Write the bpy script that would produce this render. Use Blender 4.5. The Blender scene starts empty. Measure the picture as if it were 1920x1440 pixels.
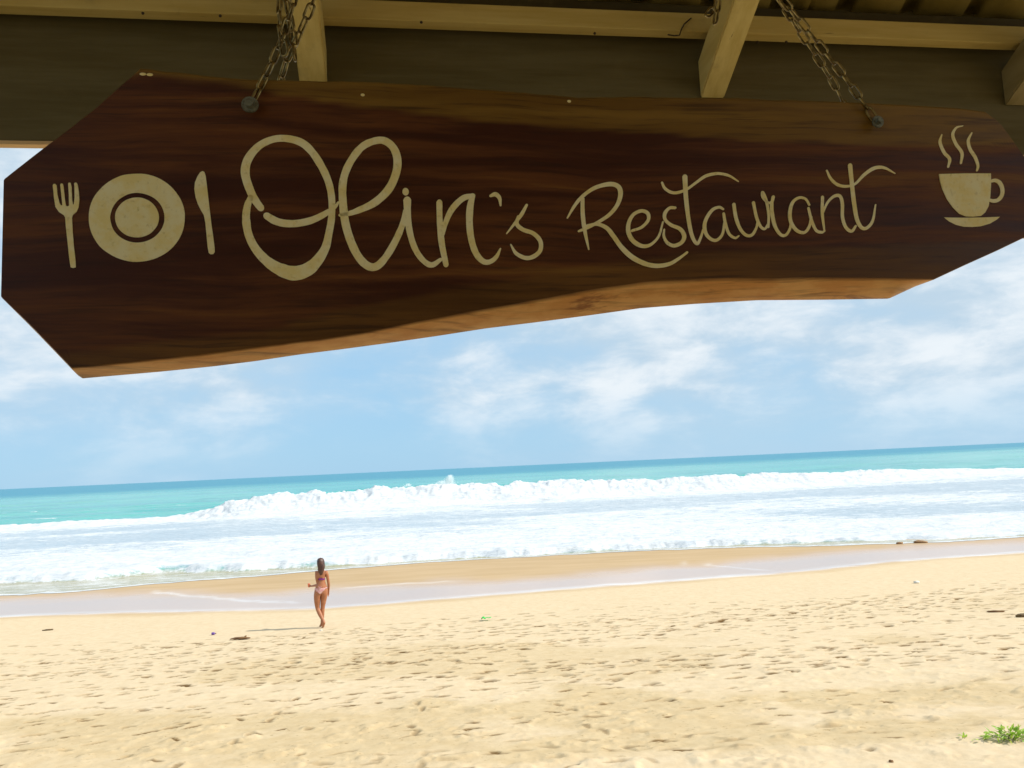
import bpy, bmesh, math, random
import numpy as np
from mathutils import Vector, Matrix
random.seed(7); RNG = np.random.default_rng(11)
S = bpy.context.scene; COL = S.collection
# ------------------------------------------------------------------ camera
FPX = 1460.0
ROLL = math.atan(88/1920); PITCH = math.atan(153*math.cos(ROLL)/FPX)
_H = np.array([1, 0, 0.]); _F = np.array([0, math.cos(PITCH), math.sin(PITCH)]); _U = np.array([0, -math.sin(PITCH), math.cos(PITCH)])
_X = math.cos(ROLL)*_H-math.sin(ROLL)*_U; _Y = math.sin(ROLL)*_H+math.cos(ROLL)*_U
EYE = np.array([0, 0, 4.43])
cam = bpy.data.objects.new('camera', bpy.data.cameras.new('camera')); COL.objects.link(cam)
cam.matrix_world = Matrix(((_X[0], _Y[0], -_F[0], EYE[0]), (_X[1], _Y[1], -_F[1], EYE[1]), (_X[2], _Y[2], -_F[2], EYE[2]), (0, 0, 0, 1)))
cam.data.sensor_width = 36; cam.data.lens = 36*FPX/1920; cam.data.clip_start = 0.05; cam.data.clip_end = 30000
S.camera = cam
# ------------------------------------------------------------------ light
SUN_EL, SUN_AZ = math.radians(42), math.radians(95)      # azimuth from +Y towards +X
sd = Vector((math.sin(SUN_AZ)*math.cos(SUN_EL), math.cos(SUN_AZ)*math.cos(SUN_EL), math.sin(SUN_EL)))
sun = bpy.data.objects.new('sun', bpy.data.lights.new('sun', 'SUN')); COL.objects.link(sun)
sun.data.energy = 3.6; sun.data.angle = math.radians(0.8); sun.data.color = (1, .95, .86)
sun.rotation_euler = sd.to_track_quat('Z', 'Y').to_euler()
S.view_settings.view_transform = 'Standard'; S.view_settings.look = 'None'
S.view_settings.exposure = 0.40; S.view_settings.gamma = 1; S.view_settings.use_curve_mapping = False
W = bpy.data.worlds.new('World'); S.world = W; W.use_nodes = True

class NT:
    """tiny node-graph writer"""
    def __init__(s, tree): s.t = tree; s.n = tree.nodes; s.l = tree.links
    def node(s, typ, **kw):
        n = s.n.new(typ)
        for k, v in kw.items():
            if hasattr(n, k) and k not in n.inputs.keys(): setattr(n, k, v)
            else: s.put(n.inputs[k], v)
        return n
    def put(s, sock, v):
        if isinstance(v, bpy.types.NodeSocket): s.l.new(v, sock)
        elif isinstance(v, bpy.types.Node): s.l.new(v.outputs[0], sock)
        elif isinstance(v, (tuple, list)) and len(v) == 3 and sock.type == 'RGBA': sock.default_value = (*v, 1)
        else: sock.default_value = v
    def math(s, op, a, b=0.0, c=None, clamp=False):
        n = s.n.new('ShaderNodeMath'); n.operation = op; n.use_clamp = clamp
        s.put(n.inputs[0], a); s.put(n.inputs[1], b)
        if c is not None: s.put(n.inputs[2], c)
        return n.outputs[0]
    def mix(s, fac, a, b, mode='MIX'):
        n = s.n.new('ShaderNodeMix'); n.data_type = 'RGBA'; n.blend_type = mode
        s.put(n.inputs[0], fac); s.put(n.inputs[6], a); s.put(n.inputs[7], b)
        return n.outputs[2]
    def ramp(s, v, lo, hi, a=0., b=1., smooth=True):
        n = s.n.new('ShaderNodeMapRange'); n.interpolation_type = 'SMOOTHSTEP' if smooth else 'LINEAR'
        s.put(n.inputs[0], v)
        for i, q in zip((1, 2, 3, 4), (lo, hi, a, b)): s.put(n.inputs[i], q)
        return n.outputs[0]
    def mapping(s, vec, scale=(1, 1, 1), loc=(0, 0, 0), rot=(0, 0, 0)):
        n = s.n.new('ShaderNodeMapping'); s.put(n.inputs[0], vec)
        n.inputs['Scale'].default_value = scale; n.inputs['Location'].default_value = loc; n.inputs['Rotation'].default_value = rot
        return n.outputs[0]
    def noise(s, vec, scale, detail=4, rough=.5, dist=0.):
        n = s.n.new('ShaderNodeTexNoise'); s.put(n.inputs['Vector'], vec)
        n.inputs['Scale'].default_value = scale; n.inputs['Detail'].default_value = detail
        n.inputs['Roughness'].default_value = rough; n.inputs['Distortion'].default_value = dist
        return n.outputs[0]
    def attr(s, name):
        n = s.n.new('ShaderNodeAttribute'); n.attribute_name = name; return n.outputs['Fac']
    def obj(s): return s.n.new('ShaderNodeTexCoord').outputs['Object']
    def bump(s, h, strength=.5, dist=.01):
        n = s.n.new('ShaderNodeBump'); n.inputs['Strength'].default_value = strength; n.inputs['Distance'].default_value = dist
        s.put(n.inputs['Height'], h); return n.outputs[0]

# sky: Nishita behind a broken layer of soft cloud, the same all round
w = NT(W.node_tree); w.n.clear()
sky = w.node('ShaderNodeTexSky'); sky.sky_type = 'NISHITA'; sky.sun_disc = False
sky.sun_elevation = SUN_EL; sky.sun_rotation = SUN_AZ; sky.air_density = 1.0; sky.dust_density = 0.2; sky.ozone_density = 3.0; sky.altitude = 0
tc = w.n.new('ShaderNodeTexCoord'); dirv = tc.outputs['Generated']
sep = w.node('ShaderNodeSeparateXYZ', Vector=dirv)
el = sep.outputs[2]
blue = w.mix(w.ramp(el, 0.0, .35), (2.35, 4.65, 6.75), (1.9, 4.2, 6.7))
base = w.mix(.85, sky.outputs[0], blue)
cv = w.mapping(dirv, scale=(1.0, 1.0, 2.1), loc=(3.1, .4, .25))
n1 = w.noise(cv, 4.8, 8, .55, .2)
n2 = w.noise(w.mapping(dirv, scale=(1.0, 1.0, 1.7), loc=(7.7, 1.2, 2.0)), 1.7, 3, .5, .2)
n3 = w.noise(w.mapping(dirv, scale=(1.0, 1.0, 2.6), loc=(1.7, 5.2, 3.0)), 9.0, 6, .6, .3)
az = w.math('MULTIPLY', sep.outputs[0], .26)
d = w.math('ADD', w.math('MULTIPLY', n1, .62), w.math('MULTIPLY', n2, .55))
d = w.math('ADD', d, w.math('MULTIPLY', w.math('SUBTRACT', n3, .5), .18))
d = w.math('ADD', d, az)
d = w.math('ADD', d, w.ramp(el, .02, .30, -.05, .20, False))
cov = w.math('MULTIPLY', w.ramp(d, .40, .70), w.ramp(el, .0, .10, .30, 1.))
veil = w.math('MULTIPLY', w.ramp(w.math('ADD', n2, az), .25, .70, .25, 1.), w.ramp(el, -.02, .22, .45, 1.))
cl = w.mix(w.ramp(w.math('ADD', w.math('MULTIPLY', n3, .6), w.math('MULTIPLY', n1, .6)), .50, .74), (4.1, 5.2, 6.15), (6.7, 7.1, 7.4))
c1 = w.mix(w.math('MULTIPLY', veil, .72), base, (4.5, 5.75, 6.8))
c2 = w.mix(w.math('MULTIPLY', cov, .92), c1, cl)
bg = w.node('ShaderNodeBackground', Color=c2, Strength=.1)
w.l.new(bg.outputs[0], w.node('ShaderNodeOutputWorld').inputs[0])

# ------------------------------------------------------------------ helpers
def ray(px, py): return _F*FPX+_X*(px-960)+_Y*(720-py)
def on_plane(px, py, P0, n):
    d = ray(px, py); return EYE+d*(((P0-EYE)@n)/(d@n))
def tag(o, label=None, cat=None, group=None, kind=None):
    for k, v in (('label', label), ('category', cat), ('group', group), ('kind', kind)):
        if v: o[k] = v
    return o
def link(name, me, parent=None, mat=None):
    o = bpy.data.objects.new(name, me); COL.objects.link(o)
    if parent: o.parent = parent
    if mat and me is not None and not me.materials: me.materials.append(mat)
    return o
def empty(name, loc=(0, 0, 0), mw=None):
    o = bpy.data.objects.new(name, None); COL.objects.link(o); o.location = loc; o.empty_display_size = .1
    if mw is not None: o.matrix_world = mw
    return o
def mesh(verts, faces, smooth=True, name='m'):
    me = bpy.data.meshes.new(name); me.from_pydata([tuple(v) for v in verts], [], faces); me.update()
    if smooth: me.shade_smooth()
    return me
def from_bm(bm, smooth=False, name='m'):
    me = bpy.data.meshes.new(name); bmesh.ops.recalc_face_normals(bm, faces=bm.faces[:]); bm.to_mesh(me); bm.free()
    if smooth: me.shade_smooth()
    return me
def grid_mesh(P, smooth=True):
    """P: rows x cols x 3"""
    R, C, _ = P.shape
    me = bpy.data.meshes.new('grid')
    i = np.arange(R*C).reshape(R, C)
    q = np.stack([i[:-1, :-1], i[:-1, 1:], i[1:, 1:], i[1:, :-1]], -1).reshape(-1, 4)
    me.vertices.add(R*C); me.vertices.foreach_set('co', P.reshape(-1).astype(np.float32))
    me.loops.add(q.size); me.loops.foreach_set('vertex_index', q.reshape(-1).astype(np.int32))
    me.polygons.add(len(q)); me.polygons.foreach_set('loop_start', (np.arange(len(q))*4).astype(np.int32))
    me.polygons.foreach_set('loop_total', np.full(len(q), 4, np.int32))
    me.update(calc_edges=True); me.validate()
    if smooth: me.shade_smooth()
    return me
def add_attr(me, name, arr):
    a = me.attributes.new(name, 'FLOAT', 'POINT'); a.data.foreach_set('value', np.asarray(arr, np.float32).reshape(-1))
def box_bm(bm, lo, hi, M=None, bevel=0.):
    v = [bm.verts.new(Vector((x, y, z)) if M is None else M @ Vector((x, y, z))) for x in (lo[0], hi[0]) for y in (lo[1], hi[1]) for z in (lo[2], hi[2])]
    fs = [bm.faces.new([v[i] for i in q]) for q in ((0, 1, 3, 2), (4, 6, 7, 5), (0, 4, 5, 1), (2, 3, 7, 6), (0, 2, 6, 4), (1, 5, 7, 3))]
    if bevel:
        es = list({e for f in fs for e in f.edges}); bmesh.ops.bevel(bm, geom=es, offset=bevel, segments=2, affect='EDGES', profile=.6)
def catmull(pts, n=10):
    p = np.asarray(pts, float)
    if len(p) < 3:
        t = np.linspace(0, 1, n)[:, None]; return p[0]*(1-t)+p[-1]*t
    p = np.vstack([2*p[0]-p[1], p, 2*p[-1]-p[-2]]); out = []
    for i in range(1, len(p)-2):
        t = np.linspace(0, 1, n, endpoint=False)[:, None]
        a, b, c, d = p[i-1], p[i], p[i+1], p[i+2]
        out.append(.5*((2*b)+(-a+c)*t+(2*a-5*b+4*c-d)*t**2+(-a+3*b-3*c+d)*t**3))
    out.append(p[-2][None]); return np.vstack(out)
# numpy value noise
_TB = RNG.random((512, 512))
def vn(x, y, seed=0):
    x = np.asarray(x, float)+seed*37.17; y = np.asarray(y, float)+seed*91.31
    xi = np.floor(x).astype(np.int64); yi = np.floor(y).astype(np.int64)
    fx = x-xi; fy = y-yi; fx = fx*fx*(3-2*fx); fy = fy*fy*(3-2*fy)
    T = lambda a, b: _TB[a & 511, b & 511]
    return (T(xi, yi)*(1-fx)+T(xi+1, yi)*fx)*(1-fy)+(T(xi, yi+1)*(1-fx)+T(xi+1, yi+1)*fx)*fy
def fbm(x, y, seed=0, o=4, g=.5):
    s = 0; a = 1; t = 0
    for k in range(o):
        s = s+a*vn(x*2**k, y*2**k, seed+k*3); t += a; a *= g
    return s/t
sst = lambda a, b, x: (lambda t: t*t*(3-2*t))(np.clip((x-a)/(b-a), 0, 1))

def material(name, build):
    m = bpy.data.materials.new(name); m.use_nodes = True; g = NT(m.node_tree); g.n.clear()
    out = g.n.new('ShaderNodeOutputMaterial'); sh = build(g); g.l.new(sh.outputs[0] if isinstance(sh, bpy.types.Node) else sh, out.inputs[0]); return m
def pbr(g, col, rough=.6, normal=None, spec=.5, **kw):
    p = g.n.new('ShaderNodeBsdfPrincipled'); g.put(p.inputs['Base Color'], col); g.put(p.inputs['Roughness'], rough)
    p.inputs['Specular IOR Level'].default_value = spec
    if normal is not None: g.put(p.inputs['Normal'], normal)
    for k, v in kw.items(): g.put(p.inputs[k], v)
    return p

# ------------------------------------------------------------------ materials
def m_sand(g):
    o = g.obj()
    wet, film, lace, damp, pit = (g.attr(k) for k in ('wet', 'film', 'lace', 'damp', 'pit'))
    fine = g.noise(o, 60, 5, .7); mid = g.noise(o, 5.5, 5, .6); big = g.noise(o, .5, 4, .55)
    dry = g.mix(g.ramp(mid, .3, .7), (.60, .465, .295), (.65, .52, .345))
    dry = g.mix(g.math('MULTIPLY', g.ramp(fine, .55, .8), .25), dry, (.42, .30, .15))
    dmp = g.mix(g.ramp(mid, .3, .7), (.52, .39, .22), (.575, .445, .265))
    c = g.mix(damp, dry, dmp)
    c = g.mix(g.math('MULTIPLY', pit, g.ramp(mid, .2, .6, .7, 1.)), c, (.13, .07, .02))  # footprint hollows darkened in colour: damp sand plus painted shade
    grit = g.ramp(g.noise(g.mapping(o, scale=(.7, 1, 1)), 17, 4, .6), .62, .70)
    c = g.mix(g.math('MULTIPLY', grit, g.math('ADD', g.math('MULTIPLY', damp, .50), .10)), c, (.24, .15, .06))
    wc = g.mix(g.ramp(g.noise(g.mapping(o, scale=(.25, 1, 1)), 1.4, 4, .5), .3, .7), (.46, .31, .15), (.52, .36, .19))
    c = g.mix(wet, c, wc)
    c = g.mix(film, c, (.55, .405, .325))
    streak = g.noise(g.mapping(o, scale=(.3, 2.2, 1)), 3.2, 6, .65, .6)
    lf = g.math('MULTIPLY', lace, g.ramp(streak, .34, .56))
    c = g.mix(lf, c, (.82, .80, .78))
    rough = g.math('SUBTRACT', .95, g.math('ADD', g.math('MULTIPLY', wet, .45), g.math('MULTIPLY', film, .36)))
    hb = g.math('ADD', g.math('MULTIPLY', fine, .25), mid)
    bs = g.n.new('ShaderNodeBump'); bs.inputs['Distance'].default_value = .02
    g.put(bs.inputs['Strength'], g.math('MULTIPLY', g.math('SUBTRACT', 1, wet), .65)); g.put(bs.inputs['Height'], hb)
    return pbr(g, c, rough, bs.outputs[0], .09)
M_SAND = material('beach_sand', m_sand)

def m_sea(g):
    o = g.obj(); sp = g.node('ShaderNodeSeparateXYZ', Vector=o)
    milk = g.attr('milk'); foam = g.attr('foam'); deep = g.attr('deep'); thin = g.attr('thin')
    patch = g.noise(g.mapping(o, scale=(.012, .05, 1)), 1., 4, .55, .4)
    tq = g.mix(g.ramp(patch, .35, .65), (.035, .34, .36), (.075, .44, .40))
    tq = g.mix(g.math('MULTIPLY', g.ramp(patch, .6, .75), .6), tq, (.05, .38, .27))
    col = g.mix(deep, tq, (.034, .24, .35))
    col = g.mix(milk, col, (.42, .485, .55))
    col = g.mix(thin, col, (.36, .33, .20))
    st = g.noise(g.mapping(o, scale=(.42, 1.5, 1)), 1.15, 8, .68, .7)
    cell = g.noise(g.mapping(o, scale=(.6, 1.4, 1)), 4.5, 5, .7, 1.0)
    v = g.math('ADD', g.math('MULTIPLY', st, .62), g.math('MULTIPLY', cell, .38))
    th = g.math('SUBTRACT', .98, g.math('MULTIPLY', foam, .92))
    ff = g.node('ShaderNodeMapRange', interpolation_type='SMOOTHSTEP')
    g.put(ff.inputs[0], g.math('SUBTRACT', v, th)); ff.inputs[1].default_value = -.10; ff.inputs[2].default_value = .10
    wv = g.math('ADD', g.noise(g.mapping(o, scale=(.5, 1.3, 1)), .9, 7, .6), g.math('MULTIPLY', g.noise(o, 7, 3, .6), .12))
    nb = g.bump(wv, .7, .25)
    water = pbr(g, col, g.math('ADD', .16, g.math('MULTIPLY', deep, .25)), nb, .35, IOR=1.33)
    fb = g.bump(g.math('ADD', st, g.math('MULTIPLY', cell, .5)), .55, .2)
    fc = g.mix(g.ramp(v, .35, .62), (.50, .545, .59), (.69, .70, .70))
    fsh = pbr(g, fc, .9, fb, .2)
    mx = g.n.new('ShaderNodeMixShader'); g.l.new(ff.outputs[0], mx.inputs[0]); g.l.new(water.outputs[0], mx.inputs[1]); g.l.new(fsh.outputs[0], mx.inputs[2])
    return mx
M_SEA = material('sea_water', m_sea)
M_SPRAY = material('spray', lambda g: pbr(g, (.9, .91, .92), .9, spec=.2))

def m_board(g):
    o = g.obj(); sap = g.attr('sap'); edge = g.attr('edge')
    sp = g.node('ShaderNodeSeparateXYZ', Vector=o)
    warp = g.noise(g.mapping(o, scale=(1.3, 1, 3.0)), 1.0, 3, .5)
    zz = g.math('ADD', sp.outputs[2], g.math('MULTIPLY', warp, .075))
    cb = g.node('ShaderNodeCombineXYZ', X=g.math('MULTIPLY', sp.outputs[0], .9), Y=sp.outputs[1], Z=g.math('MULTIPLY', zz, 15.))
    g1 = g.noise(cb, 1.4, 7, .62, .4)
    cb2 = g.node('ShaderNodeCombineXYZ', X=g.math('MULTIPLY', sp.outputs[0], 5.), Y=sp.outputs[1], Z=g.math('MULTIPLY', zz, 120.))
    g2 = g.noise(cb2, 1.0, 3, .6)
    heart = g.mix(g.ramp(g1, .38, .66), (.052, .0100, .0020), (.135, .040, .0052))
    heart = g.mix(g.math('MULTIPLY', g.ramp(g1, .58, .74), .7), heart, (.21, .090, .010))
    sapc = g.mix(g.ramp(g1, .35, .65), (.150, .070, .0075), (.225, .115, .013))
    c = g.mix(sap, heart, sapc)
    ec = g.mix(g.ramp(g.noise(g.mapping(o, scale=(3, 6, 6)), 4, 5, .6), .35, .65), (.68, .31, .08), (.80, .43, .14))  # live edge made brighter in colour, for light bounced off the sand
    ec = g.mix(g.ramp(g.noise(g.mapping(o, scale=(2.2, 9, 9)), 3, 4, .6, .5), .62, .74), ec, (.36, .14, .04))
    c = g.mix(edge, c, ec)
    c = g.mix(g.math('MULTIPLY', g.ramp(g2, .48, .72), .55), c, (.022, .006, .002))
    return pbr(g, c, g.ramp(g1, .3, .7, .42, .6), g.bump(g.math('ADD', g1, g.math('MULTIPLY', g2, .4)), .25, .004), .3)
M_BOARD = material('varnished_slab', m_board)
def m_paint(g):
    o = g.obj(); n = g.noise(g.mapping(o, scale=(1, 1, 1)), 26, 4, .6); n2 = g.noise(o, 90, 3, .6)
    c = g.mix(g.ramp(n, .35, .65), (.86, .70, .28), (.90, .80, .46)); c = g.mix(g.math('MULTIPLY', g.ramp(n2, .55, .8), .5), c, (.50, .38, .13))
    c = g.mix(g.math('MULTIPLY', g.ramp(g.noise(g.mapping(o, scale=(1.5, 1, .8)), 40, 4, .65), .60, .74), .45), c, (.40, .33, .05))
    return pbr(g, c, .55, None, .3)
M_PAINT = material('cream_paint', m_paint)
def m_timber(g, a=(.52, .37, .10), b=(.62, .47, .16), dirt=.6, sc=(1.2, 14, 14)):
    o = g.obj(); n = g.noise(g.mapping(o, scale=sc), 2, 5, .6); s = g.noise(o, 9, 5, .65); sp = g.noise(g.mapping(o, scale=tuple(q*1.4 for q in sc)), 2.6, 3, .6)
    c = g.mix(g.ramp(n, .3, .7), a, b); c = g.mix(g.math('MULTIPLY', g.ramp(s, .55, .75), dirt*.6), c, (.28, .21, .09))
    c = g.mix(g.math('MULTIPLY', g.ramp(sp, .70, .76), dirt), c, (.10, .06, .025))
    return pbr(g, c, .75, g.bump(n, .3, .004), .25)
M_CREAM = material('cream_painted_timber', m_timber)
M_RAFT = material('cream_rafter_timber', lambda g: m_timber(g, (.50, .37, .11), (.62, .49, .18), .9, (14, 1.2, 8)))
M_DKRAFT = material('dark_rafter_timber', lambda g: m_timber(g, (.22, .165, .06), (.30, .235, .10), .9, (14, 3, 8)))  # darker tone of the rafter timber, used on one rafter
M_GREY = material('dark_grey_painted_timber', lambda g: m_timber(g, (.105, .080, .026), (.140, .112, .046), .15))
M_DARK = material('dark_timber', lambda g: m_timber(g, (.045, .032, .01), (.065, .048, .014), .2))
M_EDGE = material('lit_timber_edge', lambda g: m_timber(g, (.66, .42, .20), (.74, .50, .26), .3))
def m_sheet(g):
    o = g.obj(); n = g.noise(o, 3.5, 6, .65); c = g.mix(g.ramp(n, .35, .7), (.46, .34, .08), (.34, .25, .055))
    return pbr(g, c, .85, g.bump(g.noise(o, 40, 3, .6), .2, .003), .2)
M_SHEET = material('fibre_cement_sheet', m_sheet)
M_STEEL = material('dull_steel', lambda g: pbr(g, g.mix(g.ramp(g.noise(g.obj(), 60, 3, .6), .4, .7), (.32, .24, .09), (.10, .065, .022)), .32, None, .5, Metallic=.9))
M_BOLT = material('zinc_bolt', lambda g: pbr(g, g.mix(g.ramp(g.noise(g.obj(), 120, 3, .6), .4, .7), (.20, .20, .14), (.11, .10, .06)), .5, None, .5, Metallic=.5))
M_RUST = material('rusty_wire', lambda g: pbr(g, (.05, .03, .015), .8))
M_WALL = material('limewashed_wall', lambda g: pbr(g, g.mix(g.ramp(g.noise(g.obj(), 2, 5, .6), .3, .7), (.36, .31, .19), (.42, .36, .23)), .9))
M_DECK = material('weathered_deck', lambda g: m_timber(g, (.20, .155, .08), (.26, .20, .11), .3))

# ------------------------------------------------------------------ beach ground
A_B = math.radians(6.0); CA, SA = math.cos(A_B), math.sin(A_B)
KW = [-60, 0, 4, 7, 12, 18.5, 23.7, 30, 37, 45, 60, 120, 6000]; KZ = [2.5, 2.3, 2.05, 1.70, 1.22, .80, .53, .30, .10, -.35, -1.6, -5, -9]
_kw = np.linspace(-60, 200, 5201); _kz = np.interp(_kw, KW, KZ); _k = np.exp(-np.linspace(-2.5, 2.5, 81)**2); _k /= _k.sum()
_kz[60:-60] = np.convolve(_kz, _k, 'same')[60:-60]
def prof(x, y):
    wv = y*CA-x*SA; return np.where(wv < 199, np.interp(wv, _kw, _kz), np.interp(wv, KW, KZ))
def ground_hit(px, py):
    d = ray(px, py); t = np.linspace(1, 400, 8000)/FPX
    P = EYE+d*t[:, None]; below = P[:, 2] < prof(P[:, 0], P[:, 1])
    i = int(np.argmax(below)) if below.any() else -1
    lo, hi = t[i-1], t[i]
    for _ in range(30):
        m = (lo+hi)/2; Q = EYE+d*m
        if Q[2] < prof(Q[0], Q[1]): hi = m
        else: lo = m
    return EYE+d*hi
def at_z(px, py, z): d = ray(px, py); return EYE+d*((z-EYE[2])/d[2])
def curve(pts, z=None):
    P = np.array([(ground_hit(*q) if z is None else at_z(*q, z))[:2] for q in pts]); P = P[np.argsort(P[:, 0])]
    s0 = (P[1, 1]-P[0, 1])/(P[1, 0]-P[0, 0]); s1 = (P[-1, 1]-P[-2, 1])/(P[-1, 0]-P[-2, 0])
    sl = math.tan(A_B)
    xs = np.concatenate([[P[0, 0]-4000], P[:, 0], [P[-1, 0]+4000]]); ys = np.concatenate([[P[0, 1]-4000*sl*.3], P[:, 1], [P[-1, 1]+4000*sl*.3]])
    return lambda x: np.interp(x, xs, ys)
C_FRONT = curve([(0, 1096), (150, 1090), (300, 1078), (450, 1072), (600, 1064), (800, 1052), (1000, 1042), (1200, 1031), (1400, 1023), (1600, 1016), (1760, 1011), (1920, 1004)])
C_THIN = curve([(0, 1118), (120, 1112), (220, 1102), (330, 1092), (450, 1083), (600, 1071), (700, 1063), (800, 1055), (1000, 1044), (1200, 1033), (1400, 1027), (1550, 1024), (1760, 1018), (1920, 1008)])
C_SWTOP = curve([(0, 1122), (150, 1115), (290, 1108), (460, 1112), (640, 1102), (760, 1094), (940, 1086), (1100, 1075), (1280, 1058), (1500, 1040), (1700, 1024), (1920, 1012)])
C_SWBOT = curve([(0, 1158), (150, 1155), (300, 1150), (450, 1145), (600, 1140), (800, 1126), (1000, 1111), (1200, 1096), (1400, 1080), (1660, 1057), (1920, 1037)])
NC = 1020
def fan(ys, wid, outer):
    u = np.linspace(-1, 1, NC)
    ex = np.array([1, 3, 8, 18, 40, 90, 200, 420, 900.])[:outer]
    cols = np.concatenate([-1-0*ex[::-1], u, 1+0*ex]); extra = np.concatenate([-ex[::-1], 0*u, ex])
    return cols[None]*wid(ys)[:, None]+extra[None]*1.0
ys = [3.0]
while ys[-1] < 30: ys.append(ys[-1]*(1.0029 if ys[-1] < 22 else 1.008)+.002)
while ys[-1] < 70: ys.append(ys[-1]+1.2)
ys = np.concatenate([[-60, -30, -12, -4, 0, 1.5], np.array(ys), [90, 140, 300, 900, 4000]])
WID = lambda y: .74*np.maximum(y, 0)+3.2
GX = fan(ys, WID, 9); GY = np.repeat(ys[:, None], GX.shape[1], 1)
GW = GY*CA-GX*SA
GZ = prof(GX, GY)
yf, yt, yb, ythin = C_FRONT(GX), C_SWTOP(GX), C_SWBOT(GX), C_THIN(GX)
wob = (fbm(GX*.5, GY*.5, 3)-.5)
edge_w = yb+wob*.5+.25*np.sin(GX*.45+1)*.6
wet = sst(-.9, .25, GY-edge_w-(fbm(GX*.3, GY*.6, 9)-.5)*.8)
film = sst(-.05, .35, GY-edge_w)*(1-sst(-2.6, 1.6, GY-yt-wob*2.4))
lace = np.exp(-((GY-edge_w-.30)/.34)**2)*.8*(.55+.45*sst(.35, .6, fbm(GX*.25, GY*0+3, 111, 3)))
# older lace lines crossing the sheet, as the backwash leaves them
for pts, wd, am in (([(285, 1109), (345, 1117), (400, 1122), (470, 1127), (560, 1131)], .22, .55), ([(1280, 1056), (1330, 1060), (1400, 1066), (1450, 1070)], .26, .5), ([(640, 1103), (760, 1094), (860, 1090)], .2, .5), ([(1780, 1022), (1850, 1020), (1920, 1016)], .2, .6)):
    P = np.array([ground_hit(*q)[:2] for q in pts]); cy = np.interp(GX, P[:, 0], P[:, 1]); ins = sst(P[0, 0]-.3, P[0, 0]+.3, GX)*(1-sst(P[-1, 0]-.6, P[-1, 0]+.3, GX))
    lace = np.maximum(lace, am*ins*np.exp(-((GY-cy-(fbm(GX*1.2, GY*0+7, 131, 3)-.5)*.9)/wd)**2))
dry = 1-sst(-2.2, -.6, GY-edge_w)
# undulation and trampled roughness
rough_zone = dry*sst(22.5, 18.5, GW)
GZ = GZ+(fbm(GX*.35, GY*.35, 21, 3)-.5)*.10*dry*sst(24, 14, GW)
GZ = GZ+(fbm(GX*2.2, GY*2.2, 33, 5, .6)-.5)*.038*rough_zone*sst(15, 8, GW)+np.maximum(fbm(GX*3.1, GY*4.5, 35, 4, .6)-.56, 0)*.12*rough_zone*sst(14, 9, GW)+(fbm(GX*1.6, GY*1.6, 37, 3, .5)-.5)*.02*rough_zone
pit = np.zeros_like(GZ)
def stamp(cx, cy, ang, a, b, dep, dark):
    r = 2.3*a
    i0, i1 = np.searchsorted(ys, (cy-r, cy+r))
    if i1-i0 < 2: return
    row = GX[(i0+i1)//2]; j0, j1 = np.searchsorted(row, (cx-r*1.1, cx+r*1.1))
    sx, sy = slice(i0, i1), slice(max(j0-1, 0), j1+1)
    dx = GX[sx, sy]-cx; dy = GY[sx, sy]-cy; ca, sa = math.cos(ang), math.sin(ang)
    u = (dx*ca+dy*sa)/a; v = (-dx*sa+dy*ca)/(b*(1+.25*u)); q = u*u+v*v
    q = q*(1+.5*(vn(dx*14+cx*7, dy*14+cy*5, 5)-.5))
    GZ[sx, sy] += dep*(-np.exp(-q**2.5)+.22*np.exp(-((np.sqrt(q)-1.35)/.28)**2))
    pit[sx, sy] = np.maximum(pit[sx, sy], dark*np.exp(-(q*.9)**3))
# walkers' trails mostly along the beach, plus scattered single prints
def trail(x, wv, ang, n, jit=.12, dep=.035):
    for k in range(n):
        x += .62*math.cos(ang)+random.gauss(0, .05); wv += .62*math.sin(ang)+random.gauss(0, .05)
        y = (wv+(.11 if k % 2 else -.11)+x*SA)/CA
        if not (4 < y < 23.5) or abs(x) > WID(np.array([y]))[0]*1.02: continue
        if wv > 20.3: continue
        near = max(0., min(1., (wv-7.5)/5))
        stamp(x, y, ang+A_B+random.gauss(0, .16), random.uniform(.09, .15), random.uniform(.030, .044)+.012*near, random.uniform(.6, 1.25)*dep*(.25+.65*near), random.uniform(.4, 1.)*(.35+.65*near))
        ang += random.gauss(0, .03)
for k in range(105):
    wv = random.choice((random.uniform(7, 19.2), random.uniform(11, 18.8), random.uniform(14, 18.8))); sgn = random.choice((1, -1))
    wd = float(WID(np.array([wv]))[0])
    trail(random.uniform(-wd, wd), wv, (0 if sgn > 0 else math.pi)+random.gauss(0, .16), random.randint(7, 34))
for k in range(3):
    trail(random.uniform(-8, 8), random.uniform(6, 9), math.pi/2+random.gauss(0, .6), random.randint(6, 18))
for k in range(1100):
    wv = 6+13.2*random.random()**.55; wd = float(WID(np.array([wv]))[0]); x = random.uniform(-wd, wd)
    stamp(x, (wv+x*SA)/CA, random.gauss(0, .35), random.uniform(.05, .12), random.uniform(.020, .038), random.uniform(.008, .022), random.uniform(.3, 1.))
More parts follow.
